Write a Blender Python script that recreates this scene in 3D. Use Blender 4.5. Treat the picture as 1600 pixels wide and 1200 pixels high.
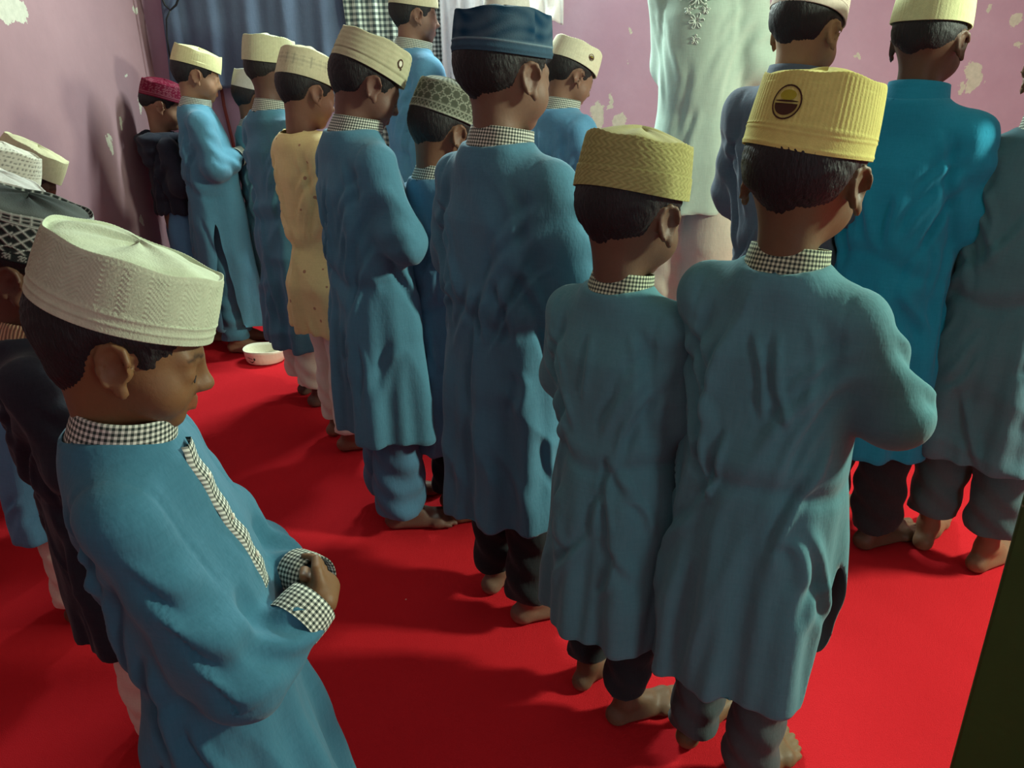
import bpy, math, random
import numpy as np
from mathutils import Vector, Matrix, Euler
D = bpy.data; SC = bpy.context.scene
for o in list(D.objects): D.objects.remove(o)
COL = SC.collection
R = math.radians
# ------------------------------------------------------------------ camera
FPX, PITCH, ROLL, CAMH = 1230.0, 22.5, 0.8, 1.30
cam = D.cameras.new('camera'); camo = D.objects.new('camera', cam); COL.objects.link(camo)
cam.sensor_fit = 'HORIZONTAL'; cam.sensor_width = 36; cam.lens = 36 * FPX / 1600
cam.clip_start = 0.02
CM = Matrix.Translation((0, 0, CAMH)) @ Euler((R(90 - PITCH), 0, 0)).to_matrix().to_4x4() @ Matrix.Rotation(R(-ROLL), 4, 'Z')
camo.matrix_world = CM
SC.camera = camo
def at(px, py, depth):
    """world point seen at a pixel, at a depth along the view axis"""
    return CM @ Vector(((px - 800) / FPX * depth, (600 - py) / FPX * depth, -depth))
def on_plane(px, py, co, n):
    o = CM.translation; d = at(px, py, 1) - o; n = Vector(n)
    t = (Vector(co) - o).dot(n) / d.dot(n)
    return o + d * t
# ------------------------------------------------------------------ light and exposure
SC.view_settings.view_transform = 'Standard'; SC.view_settings.look = 'None'
SC.view_settings.gamma = 1; SC.view_settings.use_curve_mapping = False
SC.view_settings.exposure = 0.12
W = D.worlds.new('world'); SC.world = W; W.use_nodes = True
W.node_tree.nodes['Background'].inputs[0].default_value = (0.55, 0.7, 0.9, 1)
W.node_tree.nodes['Background'].inputs[1].default_value = 0.3
def area(name, loc, target, sx, sy, power, col):
    l = D.lights.new(name, 'AREA'); l.shape = 'RECTANGLE'; l.size = sx; l.size_y = sy; l.energy = power; l.color = col
    o = D.objects.new(name, l); COL.objects.link(o); o.location = loc
    o.rotation_euler = (Vector(target) - Vector(loc)).to_track_quat('-Z', 'Y').to_euler()
    o['label'] = name; return o
LIGHTS = [
    ('tube light on the back wall', (-0.15, 4.05, 2.30), (0.0, 1.6, 0.6), 1.1, 0.10, 100, (0.80, 1.0, 0.92)),
    ('bulb light by the right wall', (2.80, 1.30, 1.95), (0.0, 2.0, 0.9), 0.30, 0.30, 98, (0.84, 1.0, 0.76)),
    ('added fill light behind the camera', (1.7, -1.5, 1.15), (0.2, 2.0, 1.0), 0.9, 1.7, 14, (0.70, 0.95, 1.0)),  # unseen soft fill, added to brighten the backs while sparing the floor
]
for a in LIGHTS: area(*a)
XL, XR, YB, YF, ZC = -1.75, 3.1, 4.2, -1.6, 2.95
# ------------------------------------------------------------------ helpers
def tag(o, label=None, cat=None, group=None, kind=None):
    if label: o['label'] = label
    if cat: o['category'] = cat
    if group: o['group'] = group
    if kind: o['kind'] = kind
    return o
def empty(name, loc, rz=0):
    o = D.objects.new(name, None); COL.objects.link(o); o.location = loc; o.rotation_euler = (0, 0, rz)
    o.empty_display_size = .1
    return o
def mesh(name, V, F, m, parent=None, smooth=True, uv=None, col=None):
    V = np.asarray(V, np.float32); me = D.meshes.new(name)
    if isinstance(F, np.ndarray) and F.ndim == 2:
        n = len(F); me.vertices.add(len(V)); me.vertices.foreach_set('co', V.ravel())
        k = F.shape[1]; me.loops.add(n * k); me.loops.foreach_set('vertex_index', F.astype(np.int32).ravel())
        me.polygons.add(n); me.polygons.foreach_set('loop_start', np.arange(0, n * k, k, dtype=np.int32))
        me.polygons.foreach_set('loop_total', np.full(n, k, np.int32)); me.update(calc_edges=True); me.validate()
    else:
        me.from_pydata([tuple(map(float, v)) for v in V], [], [list(map(int, f)) for f in F])
    if smooth: me.polygons.foreach_set('use_smooth', np.ones(len(me.polygons), bool))
    if uv is not None:
        l = me.uv_layers.new(name='UV'); vi = np.empty(len(me.loops), np.int32); me.loops.foreach_get('vertex_index', vi)
        l.data.foreach_set('uv', np.asarray(uv, np.float32)[vi].ravel())
    if col is not None:
        a = me.color_attributes.new('Col', 'FLOAT_COLOR', 'POINT')
        c = np.ones((len(V), 4), np.float32); c[:, :3] = col; a.data.foreach_set('color', c.ravel())
    me.materials.append(m)
    o = D.objects.new(name, me); COL.objects.link(o)
    if parent: o.parent = parent
    return o
def box(name, lo, hi, m, parent=None, bev=0.0):
    x0, y0, z0 = lo; x1, y1, z1 = hi
    V = [(x0,y0,z0),(x1,y0,z0),(x1,y1,z0),(x0,y1,z0),(x0,y0,z1),(x1,y0,z1),(x1,y1,z1),(x0,y1,z1)]
    F = [(0,3,2,1),(4,5,6,7),(0,1,5,4),(1,2,6,5),(2,3,7,6),(3,0,4,7)]
    o = mesh(name, V, F, m, parent, smooth=False)
    if bev:
        b = o.modifiers.new('b', 'BEVEL'); b.width = bev; b.segments = 2
    return o
def grid_faces(nu, nv, wrap=False):
    i = np.arange(nv - 1)[:, None]; j = np.arange(nu if wrap else nu - 1)[None]
    a = i * nu + j; b = i * nu + (j + 1) % nu
    return np.stack([a, b, b + nu, a + nu], -1).reshape(-1, 4)
def tube(pts, rad, n=10, close=True):
    """tapered tube through points -> V,F (cap fans by centre points)"""
    P = [Vector(p) for p in pts]; V = []; F = []
    up = Vector((0.13, 0.21, 0.97)).normalized()
    for i, p in enumerate(P):
        t = (P[min(i + 1, len(P) - 1)] - P[max(i - 1, 0)]).normalized()
        a = t.cross(up)
        if a.length < .05: a = t.cross(Vector((1, 0, 0)))
        a.normalize(); b = t.cross(a)
        r = rad[i] if hasattr(rad, '__len__') else rad
        for k in range(n):
            w = 2 * math.pi * k / n; V.append(p + a * math.cos(w) * r + b * math.sin(w) * r)
    for i in range(len(P) - 1):
        for k in range(n):
            F.append((i*n+k, i*n+(k+1)%n, (i+1)*n+(k+1)%n, (i+1)*n+k))
    if close:
        F.append(tuple(range(n))[::-1]); F.append(tuple((len(P)-1)*n + k for k in range(n)))
    return V, F
# ------------------------------------------------------------------ materials
def mat(name, col, rough=.85, spec=.3):
    m = D.materials.new(name); m.use_nodes = True
    b = m.node_tree.nodes['Principled BSDF']
    b.inputs['Base Color'].default_value = (*col, 1); b.inputs['Roughness'].default_value = rough
    b.inputs['Specular IOR Level'].default_value = spec
    return m, m.node_tree.nodes, m.node_tree.links, b
def nmath(N, L, op, a, b=None, c=None, clamp=False):
    n = N.new('ShaderNodeMath'); n.operation = op; n.use_clamp = clamp
    for i, v in enumerate((a, b, c)):
        if v is None: continue
        if isinstance(v, (int, float)): n.inputs[i].default_value = v
        else: L.new(v, n.inputs[i])
    return n.outputs[0]
def mixc(N, L, f, a, b, mode='MIX'):
    n = N.new('ShaderNodeMix'); n.data_type = 'RGBA'; n.blend_type = mode
    for s, v in ((n.inputs[0], f), (n.inputs[6], a), (n.inputs[7], b)):
        if isinstance(v, (int, float)): s.default_value = v
        elif isinstance(v, tuple): s.default_value = (*v, 1)
        else: L.new(v, s)
    return n.outputs[2]
def noise(N, L, scale, detail=3, rough=.55, vec=None, out='Fac'):
    n = N.new('ShaderNodeTexNoise'); n.inputs['Scale'].default_value = scale; n.inputs['Detail'].default_value = detail
    n.inputs['Roughness'].default_value = rough
    if vec: L.new(vec, n.inputs['Vector'])
    return n.outputs[out]
def coord(N, kind='Object'):
    return N.new('ShaderNodeTexCoord').outputs[kind]
def mapping(N, L, vec, scale=(1,1,1), rot=(0,0,0)):
    n = N.new('ShaderNodeMapping'); n.inputs['Scale'].default_value = scale; n.inputs['Rotation'].default_value = rot
    L.new(vec, n.inputs['Vector']); return n.outputs[0]
def bump(N, L, b, h, strength=.3, dist=.002, prev=None):
    n = N.new('ShaderNodeBump'); n.inputs['Strength'].default_value = strength; n.inputs['Distance'].default_value = dist
    L.new(h, n.inputs['Height'])
    if prev: L.new(prev, n.inputs['Normal'])
    if b: L.new(n.outputs[0], b.inputs['Normal'])
    return n.outputs[0]
_fab = {}
def fabric(col, key='cloth', dots=None, weave=.3, wr=.5):
    k = (tuple(col), dots)
    if k in _fab: return _fab[k]
    m, N, L, b = mat('%s_%d' % (key, len(_fab)), col, .92, .12)
    oc = coord(N)
    n1 = noise(N, L, 5, 3, .6, oc)
    slub = noise(N, L, 260, 2, .6, mapping(N, L, oc, (1, 1, .12)))
    slub2 = noise(N, L, 260, 2, .6, mapping(N, L, oc, (.12, .12, 1)))
    f = nmath(N, L, 'MULTIPLY', nmath(N, L, 'ADD', slub, slub2), .5)
    lo = tuple(c * .74 for c in col); hi = tuple(min(1, c * 1.22 + .01) for c in col)
    c1 = mixc(N, L, n1, lo, hi)
    c2 = mixc(N, L, nmath(N, L, 'MULTIPLY', f, .6), c1, tuple(min(1, c * 1.5 + .03) for c in col))
    if dots:
        v = N.new('ShaderNodeTexVoronoi'); v.inputs['Scale'].default_value = 22; L.new(oc, v.inputs['Vector'])
        c2 = mixc(N, L, nmath(N, L, 'LESS_THAN', v.outputs['Distance'], .13), c2, dots)
    L.new(c2, b.inputs['Base Color'])
    w1 = noise(N, L, 22, 4, .62, mapping(N, L, oc, (1, 1, .45), (.3, .2, 0)))
    p = bump(N, L, None, w1, wr * .55, .010)
    bump(N, L, b, f, weave, .0015, p)
    b.inputs['Sheen Weight'].default_value = .12
    _fab[k] = m
    return m
def gingham(name, cell, white=(.72, .76, .66), dark=(.03, .045, .04), kind='UV'):
    m, N, L, b = mat(name, white, .9, .15)
    uv = coord(N, kind); s = N.new('ShaderNodeSeparateXYZ'); L.new(uv, s.inputs[0])
    ax = (0, 1) if kind == 'UV' else (0, 2)
    q = []
    for a in ax:
        fr = nmath(N, L, 'FRACT', nmath(N, L, 'DIVIDE', s.outputs[a], cell))
        q.append(nmath(N, L, 'GREATER_THAN', fr, .5))
    sm = nmath(N, L, 'MULTIPLY', nmath(N, L, 'ADD', q[0], q[1]), .5)
    mid = tuple(w * .33 + d * .5 for w, d in zip(white, dark))
    c = mixc(N, L, nmath(N, L, 'GREATER_THAN', sm, .25), white, mid)
    c = mixc(N, L, nmath(N, L, 'GREATER_THAN', sm, .75), c, dark)
    L.new(c, b.inputs['Base Color'])
    bump(N, L, b, noise(N, L, 300, 2, .5, coord(N)), .3, .001)
    return m
def vcol(name, rough=.9, spec=.15, bs=.35, scale=240, sss=0.0):
    m, N, L, b = mat(name, (1, 1, 1), rough, spec)
    a = N.new('ShaderNodeVertexColor'); a.layer_name = 'Col'
    n = noise(N, L, scale * .2, 3, .6, coord(N))
    c = mixc(N, L, nmath(N, L, 'MULTIPLY', n, .45), a.outputs[0], (.35, .33, .3), 'MULTIPLY')
    L.new(c, b.inputs['Base Color'])
    bump(N, L, b, noise(N, L, scale, 2, .6, coord(N)), bs, .0012)
    if sss:
        b.inputs['Subsurface Weight'].default_value = sss
        b.inputs['Subsurface Radius'].default_value = (.012, .004, .002); b.inputs['Subsurface Scale'].default_value = .6
    return m
M_SKIN = vcol('skin', .55, .35, .25, 180, .12)
M_CAP = vcol('cap_fabric', .92, .1, .5, 420)
M_HAIR, N_, L_, b_ = mat('hair', (.012, .011, .012), .62, .35)
bump(N_, L_, b_, noise(N_, L_, 150, 3, .7, mapping(N_, L_, coord(N_), (1, 1, .22))), .8, .004)
M_GING = gingham('gingham_trim', .0060)
M_GINGY = gingham('gingham_trim_pale', .0060, (.62, .70, .50))
M_BROWN = mat('print_brown', (.055, .022, .012), .8)[0]
M_OLIVE = mat('print_olive', (.36, .34, .03), .85)[0]
M_INK = mat('print_ink', (.02, .02, .02), .8)[0]
M_DARK = fabric((.006, .009, .012), 'black_cotton')
M_WHITE = fabric((.62, .60, .50), 'white_cotton')
M_TEAL = fabric((.054, .170, .245)); M_TEAL2 = fabric((.072, .215, .250)); M_TEAL3 = fabric((.054, .150, .24)); M_BLUE = fabric((.030, .130, .195))
M_SKY = fabric((.075, .22, .36)); M_TURQ = fabric((.004, .21, .34)); M_DENIM = fabric((.065, .090, .125))
M_YEL = fabric((.66, .55, .25), 'cream_cotton', (.45, .25, .14)); M_NAVY = fabric((.010, .014, .026))
M_MINT = fabric((.34, .44, .37), 'mint_satin', wr=.25)
M_PINKW = fabric((.46, .42, .34), 'pale_cotton')
# ------------------------------------------------------------------ field modelling (numpy only)
class Field:
    def __init__(s, xs, ys, zs):
        s.xs, s.ys, s.zs = [np.asarray(a, np.float32) for a in (xs, ys, zs)]
        s.d = np.full((len(xs), len(ys), len(zs)), 1.0, np.float32)
    def sl(s, lo, hi):
        q = []
        for a, l, h in zip((s.xs, s.ys, s.zs), lo, hi):
            i0 = max(0, int(np.searchsorted(a, l)) - 1); i1 = min(len(a), int(np.searchsorted(a, h)) + 1)
            q.append(slice(i0, max(i0, i1)))
        return tuple(q), s.xs[q[0]][:, None, None], s.ys[q[1]][None, :, None], s.zs[q[2]][None, None, :]
    def op(s, f, lo, hi, k=0.0, mode='u'):
        q, X, Y, Z = s.sl(lo, hi)
        if 0 in [x.stop - x.start for x in q]: return
        a = s.d[q]; b = f(X, Y, Z).astype(np.float32)
        if mode == 's': b = -b
        h = np.maximum(k - np.abs(a - b), 0) / k if k > 0 else 0
        if mode == 'u': s.d[q] = np.minimum(a, b) - h * h * k * .25
        else: s.d[q] = np.maximum(a, b) + h * h * k * .25
    def cone(s, p0, p1, r0, r1, k=0.0, mode='u'):
        p0 = np.array(p0, float); p1 = np.array(p1, float); m = max(r0, r1) + k + .02
        v = p1 - p0; L2 = max(float(v @ v), 1e-9)
        def f(X, Y, Z):
            t = np.clip(((X - p0[0]) * v[0] + (Y - p0[1]) * v[1] + (Z - p0[2]) * v[2]) / L2, 0, 1)
            return np.sqrt((X - p0[0] - t * v[0])**2 + (Y - p0[1] - t * v[1])**2 + (Z - p0[2] - t * v[2])**2) - (r0 + (r1 - r0) * t)
        s.op(f, np.minimum(p0, p1) - m, np.maximum(p0, p1) + m, k, mode)
    def ell(s, c, r, k=0.0, mode='u', Rm=None):
        c = np.array(c, float); r = np.array(r, float); Rm = np.eye(3) if Rm is None else Rm; m = r.max() + k + .02
        def f(X, Y, Z):
            dx, dy, dz = X - c[0], Y - c[1], Z - c[2]
            u = [(Rm[0, i] * dx + Rm[1, i] * dy + Rm[2, i] * dz) for i in range(3)]
            k0 = np.sqrt(sum((u[i] / r[i])**2 for i in range(3))); k1 = np.sqrt(sum((u[i] / r[i]**2)**2 for i in range(3)))
            return k0 * (k0 - 1) / np.maximum(k1, 1e-6)
        s.op(f, c - m, c + m, k, mode)
    def loft(s, prof, z0, z1, k=0.0, mode='u'):
        """rows z, a, b, cx, cy"""
        P = np.array(prof, float)
        def f(X, Y, Z):
            zz = np.clip(Z, P[0, 0], P[-1, 0])
            a, b, cx, cy = [np.interp(zz, P[:, 0], P[:, i]) for i in (1, 2, 3, 4)]
            dx, dy = X - cx, Y - cy
            e = ((np.abs(dx) / a)**2.3 + (np.abs(dy) / b)**2.3)**(1 / 2.3)
            d = (e - 1) * (np.minimum(a, b) * .5 + .5 * np.sqrt((dx * dx + dy * dy)) / np.maximum(e, .2))
            return np.maximum(d, np.maximum(z0 - Z, Z - z1))
        A = P[:, 1].max() + k + .05; B = P[:, 2].max() + k + .05
        s.op(f, (P[:, 3].min() - A, P[:, 4].min() - B, z0 - k - .02), (P[:, 3].max() + A, P[:, 4].max() + B, z1 + k + .02), k, mode)
    def half(s, n, off, k=0.0):
        """keep n.p < off"""
        s.op(lambda X, Y, Z: n[0] * X + n[1] * Y + n[2] * Z - off, (-9,) * 3, (9,) * 3, k, 'i')
    def sample(s, P):
        q = []; w = []
        for a, p in zip((s.xs, s.ys, s.zs), P.T):
            i = np.clip(np.searchsorted(a, p) - 1, 0, len(a) - 2); q.append(i); w.append(np.clip((p - a[i]) / (a[i + 1] - a[i]), 0, 1))
        r = 0
        for i in (0, 1):
            for j in (0, 1):
                for k in (0, 1):
                    r = r + s.d[q[0] + i, q[1] + j, q[2] + k] * (w[0] if i else 1 - w[0]) * (w[1] if j else 1 - w[1]) * (w[2] if k else 1 - w[2])
        return r
    def mesh(s):
        d = s.d; ins = d < 0; n = d.shape
        c = [ins[i:n[0]-1+i, j:n[1]-1+j, k:n[2]-1+k] for i in (0, 1) for j in (0, 1) for k in (0, 1)]
        al = c[0].copy(); an = c[0].copy()
        for x in c[1:]: al &= x; an |= x
        I, J, K = np.nonzero(an & ~al)
        idx = np.full((n[0]-1, n[1]-1, n[2]-1), -1, np.int32); idx[I, J, K] = np.arange(len(I))
        acc = np.zeros((len(I), 3)); cnt = np.zeros(len(I)); ax = (s.xs, s.ys, s.zs); base = np.stack([I, J, K], 1)
        for a in range(3):
            b, e = [x for x in range(3) if x != a]
            for ib in (0, 1):
                for ie in (0, 1):
                    p = base.copy(); p[:, b] += ib; p[:, e] += ie; q = p.copy(); q[:, a] += 1
                    v0 = d[p[:, 0], p[:, 1], p[:, 2]]; v1 = d[q[:, 0], q[:, 1], q[:, 2]]
                    m = (v0 < 0) != (v1 < 0); t = np.where(m, v0 / np.where(v0 == v1, 1, v0 - v1), 0)
                    P = np.stack([ax[i][p[:, i]] for i in range(3)], 1).astype(float)
                    P[:, a] += t * (ax[a][q[:, a]] - ax[a][p[:, a]])
                    acc[m] += P[m]; cnt[m] += 1
        V = acc / cnt[:, None]; Q = []
        for a in range(3):
            b, e = (a + 1) % 3, (a + 2) % 3
            s0 = [slice(None)] * 3; s1 = [slice(None)] * 3; s0[a] = slice(0, n[a] - 1); s1[a] = slice(1, n[a])
            x0 = ins[tuple(s0)]; x1 = ins[tuple(s1)]; p = np.stack(np.nonzero(x0 != x1), 1)
            p = p[(p[:, b] > 0) & (p[:, e] > 0) & (p[:, b] < n[b] - 1) & (p[:, e] < n[e] - 1)]
            o = ins[p[:, 0], p[:, 1], p[:, 2]]; cs = []
            for db, de in ((-1, -1), (0, -1), (0, 0), (-1, 0)):
                q = p.copy(); q[:, b] += db; q[:, e] += de; cs.append(idx[q[:, 0], q[:, 1], q[:, 2]])
            f = np.stack(cs, 1); f[~o] = f[~o][:, ::-1]; Q.append(f)
        return V, np.concatenate(Q)
def compact(V, F):
    u, inv = np.unique(F.ravel(), return_inverse=True); return V[u], inv.reshape(F.shape), u
def normals(V, F):
    n = np.cross(V[F[:, 2]] - V[F[:, 0]], V[F[:, 3]] - V[F[:, 1]]); N = np.zeros_like(V)
    for i in range(4):
        for a in range(3): N[:, a] += np.bincount(F[:, i], n[:, a], len(V))
    return N / np.maximum(np.linalg.norm(N, axis=1, keepdims=True), 1e-12)
def laplace(V, F, it=1, w=.5):
    E = np.concatenate([F[:, [i, (i + 1) % 4]] for i in range(4)]); E = np.concatenate([E, E[:, ::-1]])
    c = np.bincount(E[:, 0], minlength=len(V)).astype(float)
    for _ in range(it):
        A = np.stack([np.bincount(E[:, 0], V[E[:, 1], a], len(V)) for a in range(3)], 1) / np.maximum(c, 1)[:, None]
        V = V * (1 - w) + A * w
    return V
def rng_axis(spec):
    """list of (start, end, step)"""
    out = []
    for a, b, st in spec: out += list(np.arange(a, b, st))
    return np.array(out + [spec[-1][1]])
def ss(a, b, x):
    t = np.clip((x - a) / (b - a), 0, 1); return t * t * (3 - 2 * t)
# ------------------------------------------------------------------ people
def rotm(yaw, pitch, roll):
    """head: pitch positive = bowed; yaw positive = to his left"""
    return np.array(Euler((R(-pitch), R(roll), 0)).to_matrix().to_3x3()) if False else np.array(
        (Matrix.Rotation(R(yaw), 3, 'Z') @ Matrix.Rotation(R(-pitch), 3, 'X') @ Matrix.Rotation(R(roll), 3, 'Y')))
CAPR = (.083, .097)
def arm_pts(p, s, sd):
    w = p.get('wide', 1)
    S = np.array((sd * .108 * w, -.006, .930)) * s
    ee = p.get('elb%s' % ('R' if sd > 0 else 'L'), (0, 0, 0))
    E = np.array((sd * (.150 * w + ee[0]), .018 + ee[1], .762 + ee[2])) * s
    Wr = (np.array((sd * .040, .132, .795 if sd > 0 else .780)) + np.array(p.get('wr', (0, 0, 0)))) * s
    if p.get('arms') == 'down':
        E = np.array((sd * .175 * w, -.03, .72)) * s; Wr = np.array((sd * .16 * w, .05, .56)) * s
    return S, E, Wr
def head_c(p, s, hs):
    pit = p.get('pitch', 15); yw = R(p.get('hyaw', 0)); f = (.004 + .0011 * pit) + p.get('hfwd', 0)
    return np.array((-math.sin(yw) * .01, f * s, (1.0 - .0007 * pit) * s + .103 * hs))
def cap_off(p, hs):
    z0 = p.get('capz', .034)
    return np.array((0, -.008, z0 + p.get('caph', .07) * .5)) * hs
def make_body(p, s, hs, res, root, legs):
    fine = res; coarse = max(.014, res * 3)
    hc = head_c(p, s, hs); Rm = rotm(p.get('hyaw', 0), p.get('pitch', 15), p.get('hroll', 0))
    w = p.get('wide', 1)
    X = np.arange(-.27 * s, .27 * s, fine); Y = np.arange(-.15 * s, .24 * s, fine)
    Z = rng_axis([(-.008, .075 * s, fine), (.075 * s, .69 * s, coarse), (.69 * s, .83 * s, fine), (.83 * s, hc[2] - .135 * hs, coarse), (hc[2] - .135 * hs, hc[2] + .06 * hs, fine), (hc[2] + .06 * hs, hc[2] + .13 * hs, fine * 2)])
    F = Field(X, Y, Z)
    H = lambda v: hc + Rm @ (np.array(v, float) * hs)
    he = lambda c, r, k=0., mode='u', rr=None: F.ell(H(c), np.array(r) * hs, k * hs, mode, Rm if rr is None else Rm @ rr)
    hcn = lambda a, b, r0, r1, k=0., mode='u': F.cone(H(a), H(b), r0 * hs, r1 * hs, k * hs, mode)
    # head
    he((0, -.012, .022), (.071, .087, .075))
    he((0, .020, -.035), (.055, .060, .062), .03)
    he((0, .056, -.080), (.019, .016, .014), .025)
    for sd in (-1, 1):
        he((sd * .034, .043, -.036), (.026, .026, .030), .02)
        hcn((sd * .012, .071, .008), (sd * .040, .060, .010), .010, .009, .014)
        he((sd * .032, .0875, -.008), (.017, .013, .012), .012, 's')
        he((sd * .032, .0640, -.009), (.0155, .0120, .0115), .007)
        hcn((sd * .0105, .084, -.030), (sd * .0095, .080, -.034), .0065, .005, .006)
        # ear
        ra = np.array(Matrix.Rotation(R(-sd * 24), 3, 'Z'))
        he((sd * .0735, -.006, -.006), (.0055, .0175, .028), .008, 'u', ra)
        ring = [(.012, .000), (.013, .012), (.006, .024), (-.006, .027), (-.016, .020), (-.019, .006), (-.015, -.010), (-.006, -.024)]
        ep = [np.array((sd * .0770, -.006, -.006)) + ra @ np.array((sd * .0025, y, z)) for y, z in ring]
        for a, b in zip(ep[:-1], ep[1:]): hcn(a, b, .0036, .0036, .003)
        he((sd * .0765, .004, -.033), (.0055, .0075, .009), .005)
        he(np.array((sd * .0805, -.004, -.006)), (.006, .0095, .015), .004, 's', ra)
        hcn((sd * .072, .010, -.008), (sd * .074, .008, -.014), .004, .004, .004)
    hcn((0, .073, .004), (0, .0895, -.024), .0065, .0090, .012)
    he((0, .0910, -.0268), (.0100, .0085, .0080), .006)
    for z, r in ((-.0500, .0058), (-.0600, .0065)):
        hcn((-.018, .066, z + .001), (0, .0795, z), r * .6, r, .003); hcn((.018, .066, z + .001), (0, .0795, z), r * .6, r, .003)
    # neck
    nb = np.array((0, -.014, .955)) * s
    F.cone(H((0, -.028, -.040)), nb, .0385 * hs, .040 * s, .02)
    # trunk, kept just inside the clothes
    F.loft([(z * s, a * s * w, b * s, 0, 0) for z, a, b in ((.50, .10, .065), (.60, .105, .07), (.75, .092, .06), (.88, .092, .055), (.94, .06, .035))], .52 * s, .935 * s, .03)
    for sd in (-1, 1):
        S, E, Wr = arm_pts(p, s, sd)
        F.cone(nb * (1, 1, .985), S * (.93, 1, .99), .030 * s, .030 * s, .015)
        F.cone(S * (.93, 1, .99), E, .034 * s, .027 * s, .02); F.cone(E, Wr, .027 * s, .018 * s, .015)
        # hand: palm, four fingers, thumb
        if p.get('arms') == 'down':
            dr = np.array((0, .25, -.97)); sp = np.array((0, .97, .25)); nn = np.array((-sd, 0, 0.)); cu = nn
        else:
            dr = np.array((-sd * .96, .05 if sd > 0 else -.02, -.03)); sp = np.array((0, -.10, 1.)); nn = np.array((0, -1., 0)); cu = nn * .9
            if sd > 0: Wr = Wr + np.array((0, .018, .004)) * s
        dr = dr / np.linalg.norm(dr)
        pc = Wr + dr * .034 * s
        hs2 = .95 * s
        F.cone(Wr, pc, .018 * s, .020 * s, .01)
        for i, (o, ln) in enumerate(((.021, .060), (.007, .068), (-.007, .064), (-.020, .050))):
            b0 = pc + sp * o * hs2 * .9 + dr * .006 * hs2; b1 = b0 + dr * ln * .45 * hs2 + cu * .004 * hs2; b2 = b1 + (dr * .8 + cu * .6) * ln * .35 * hs2; b3 = b2 + (dr * .35 + cu * .9) * ln * .25 * hs2
            F.cone(pc - dr * .01 + sp * o * .6 * hs2, b0, .009 * hs2, .0078 * hs2, .008)
            F.cone(b0, b1, .0076 * hs2, .0070 * hs2, .003); F.cone(b1, b2, .0070 * hs2, .0064 * hs2, .001); F.cone(b2, b3, .0064 * hs2, .0056 * hs2, .001)
        t0 = Wr + dr * .012 * hs2 + sp * .014 * hs2; t1 = t0 + (sp * .75 + dr * .6) * .026 * hs2; t2 = t1 + (sp * .25 + dr * .9) * .024 * hs2
        F.cone(t0, t1, .010 * hs2, .0085 * hs2, .006); F.cone(t1, t2, .0085 * hs2, .0068 * hs2, .002)
        # leg and foot
        (fx, fy), tz = legs[sd]; ft = np.array((fx, fy, 0.)) * s
        hip = np.array((sd * .058, 0, .58)) * s; kn = np.array((fx * .5 + sd * .028, fy * .5 + .004, .325)) * s; an = ft + np.array((0, -.008, .062)) * s
        F.cone(hip, kn, .046 * s, .033 * s, .02); F.cone(kn, ft + np.array((0, -.002, .20)) * s, .032 * s, .028 * s, .01)
        F.cone(ft + np.array((0, -.002, .20)) * s, an, .028 * s, .0215 * s, .01)
        a = R(tz); fw = np.array((math.sin(a), math.cos(a), 0)); rt = np.array((math.cos(a), -math.sin(a), 0)); up = np.array((0, 0, 1.))
        P3 = lambda f, r, u: ft + (fw * f + rt * r * sd + up * u) * s
        F.cone(P3(-.030, 0, .022), P3(-.020, 0, .030), .0225 * s, .022 * s, .012)
        F.cone(P3(-.004, 0, .056), P3(.045, -.002, .034), .024 * s, .020 * s, .02)
        F.cone(P3(-.02, .004, .017), P3(.090, .016, .015), .018 * s, .016 * s, .015)
        F.cone(P3(.020, -.008, .030), P3(.100, -.014, .019), .022 * s, .0185 * s, .015)
        F.cone(P3(.085, .022, .014), P3(.098, -.018, .016), .0150 * s, .0165 * s, .012)
        for r, f0, ln, rr in ((-.0225, .108, .040, .0110), (-.0050, .112, .034, .0078), (.0075, .108, .030, .0074), (.0190, .102, .027, .0070), (.0295, .093, .022, .0066)):
            F.cone(P3(f0 - .018, r, .015), P3(f0 + ln * .5, r * 1.05, .0125), rr * 1.15 * s, rr * s, .006)
            F.cone(P3(f0 + ln * .5, r * 1.05, .0125), P3(f0 + ln, r * 1.06, .0095), rr * s, rr * .92 * s, .002)
    F.half((0, 0, -1), -.0015, .006)
    V, Q = F.mesh(); V = laplace(V, Q, 1, .35)
    # colour of the skin itself: lips, soles, inner ear
    sk = np.array(p.get('skin', (.16, .075, .042))); C = np.tile(sk, (len(V), 1))
    U = (V - hc) @ Rm / hs
    def tint(c, r, col, st):
        d = np.sqrt((((U - np.array(c)) / np.array(r))**2).sum(1)); m = (1 - ss(.6, 1.1, d)) * st; return m[:, None], np.array(col)
    for c, r, col, st in (((0, .080, -.055), (.022, .014, .0105), sk * (1.25, .75, .75), .8), ((-.077, -.004, -.006), (.012, .012, .018), sk * (.75, .6, .6), .6), ((.077, -.004, -.006), (.012, .012, .018), sk * (.75, .6, .6), .6)):
        m, cc = tint(c, r, col, st); C = C * (1 - m) + cc * m
    for sd in (-1, 1):
        for c, r in (((sd * .021, .078, .0140), (.009, .02, .0034)), ((sd * .033, .074, .0160), (.009, .02, .0034)), ((sd * .043, .066, .0120), (.008, .02, .0030))):
            m, cc = tint(c, r, np.array((.015, .010, .008)), .75); C = C * (1 - m) + cc * m
    m = (1 - ss(.012, .03, V[:, 2]))[:, None] * .35; C = C * (1 - m) + np.minimum(sk * 1.6 + .02, 1) * m
    o = mesh('body', V, Q, M_SKIN, root, col=C)
    return V, hc, Rm, o, U
def surf_y(P, x, z, rad=.006):
    m = (np.abs(P[:, 0] - x) < rad) & (np.abs(P[:, 2] - z) < rad)
    return P[m, 1].max() if m.any() else None
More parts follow.
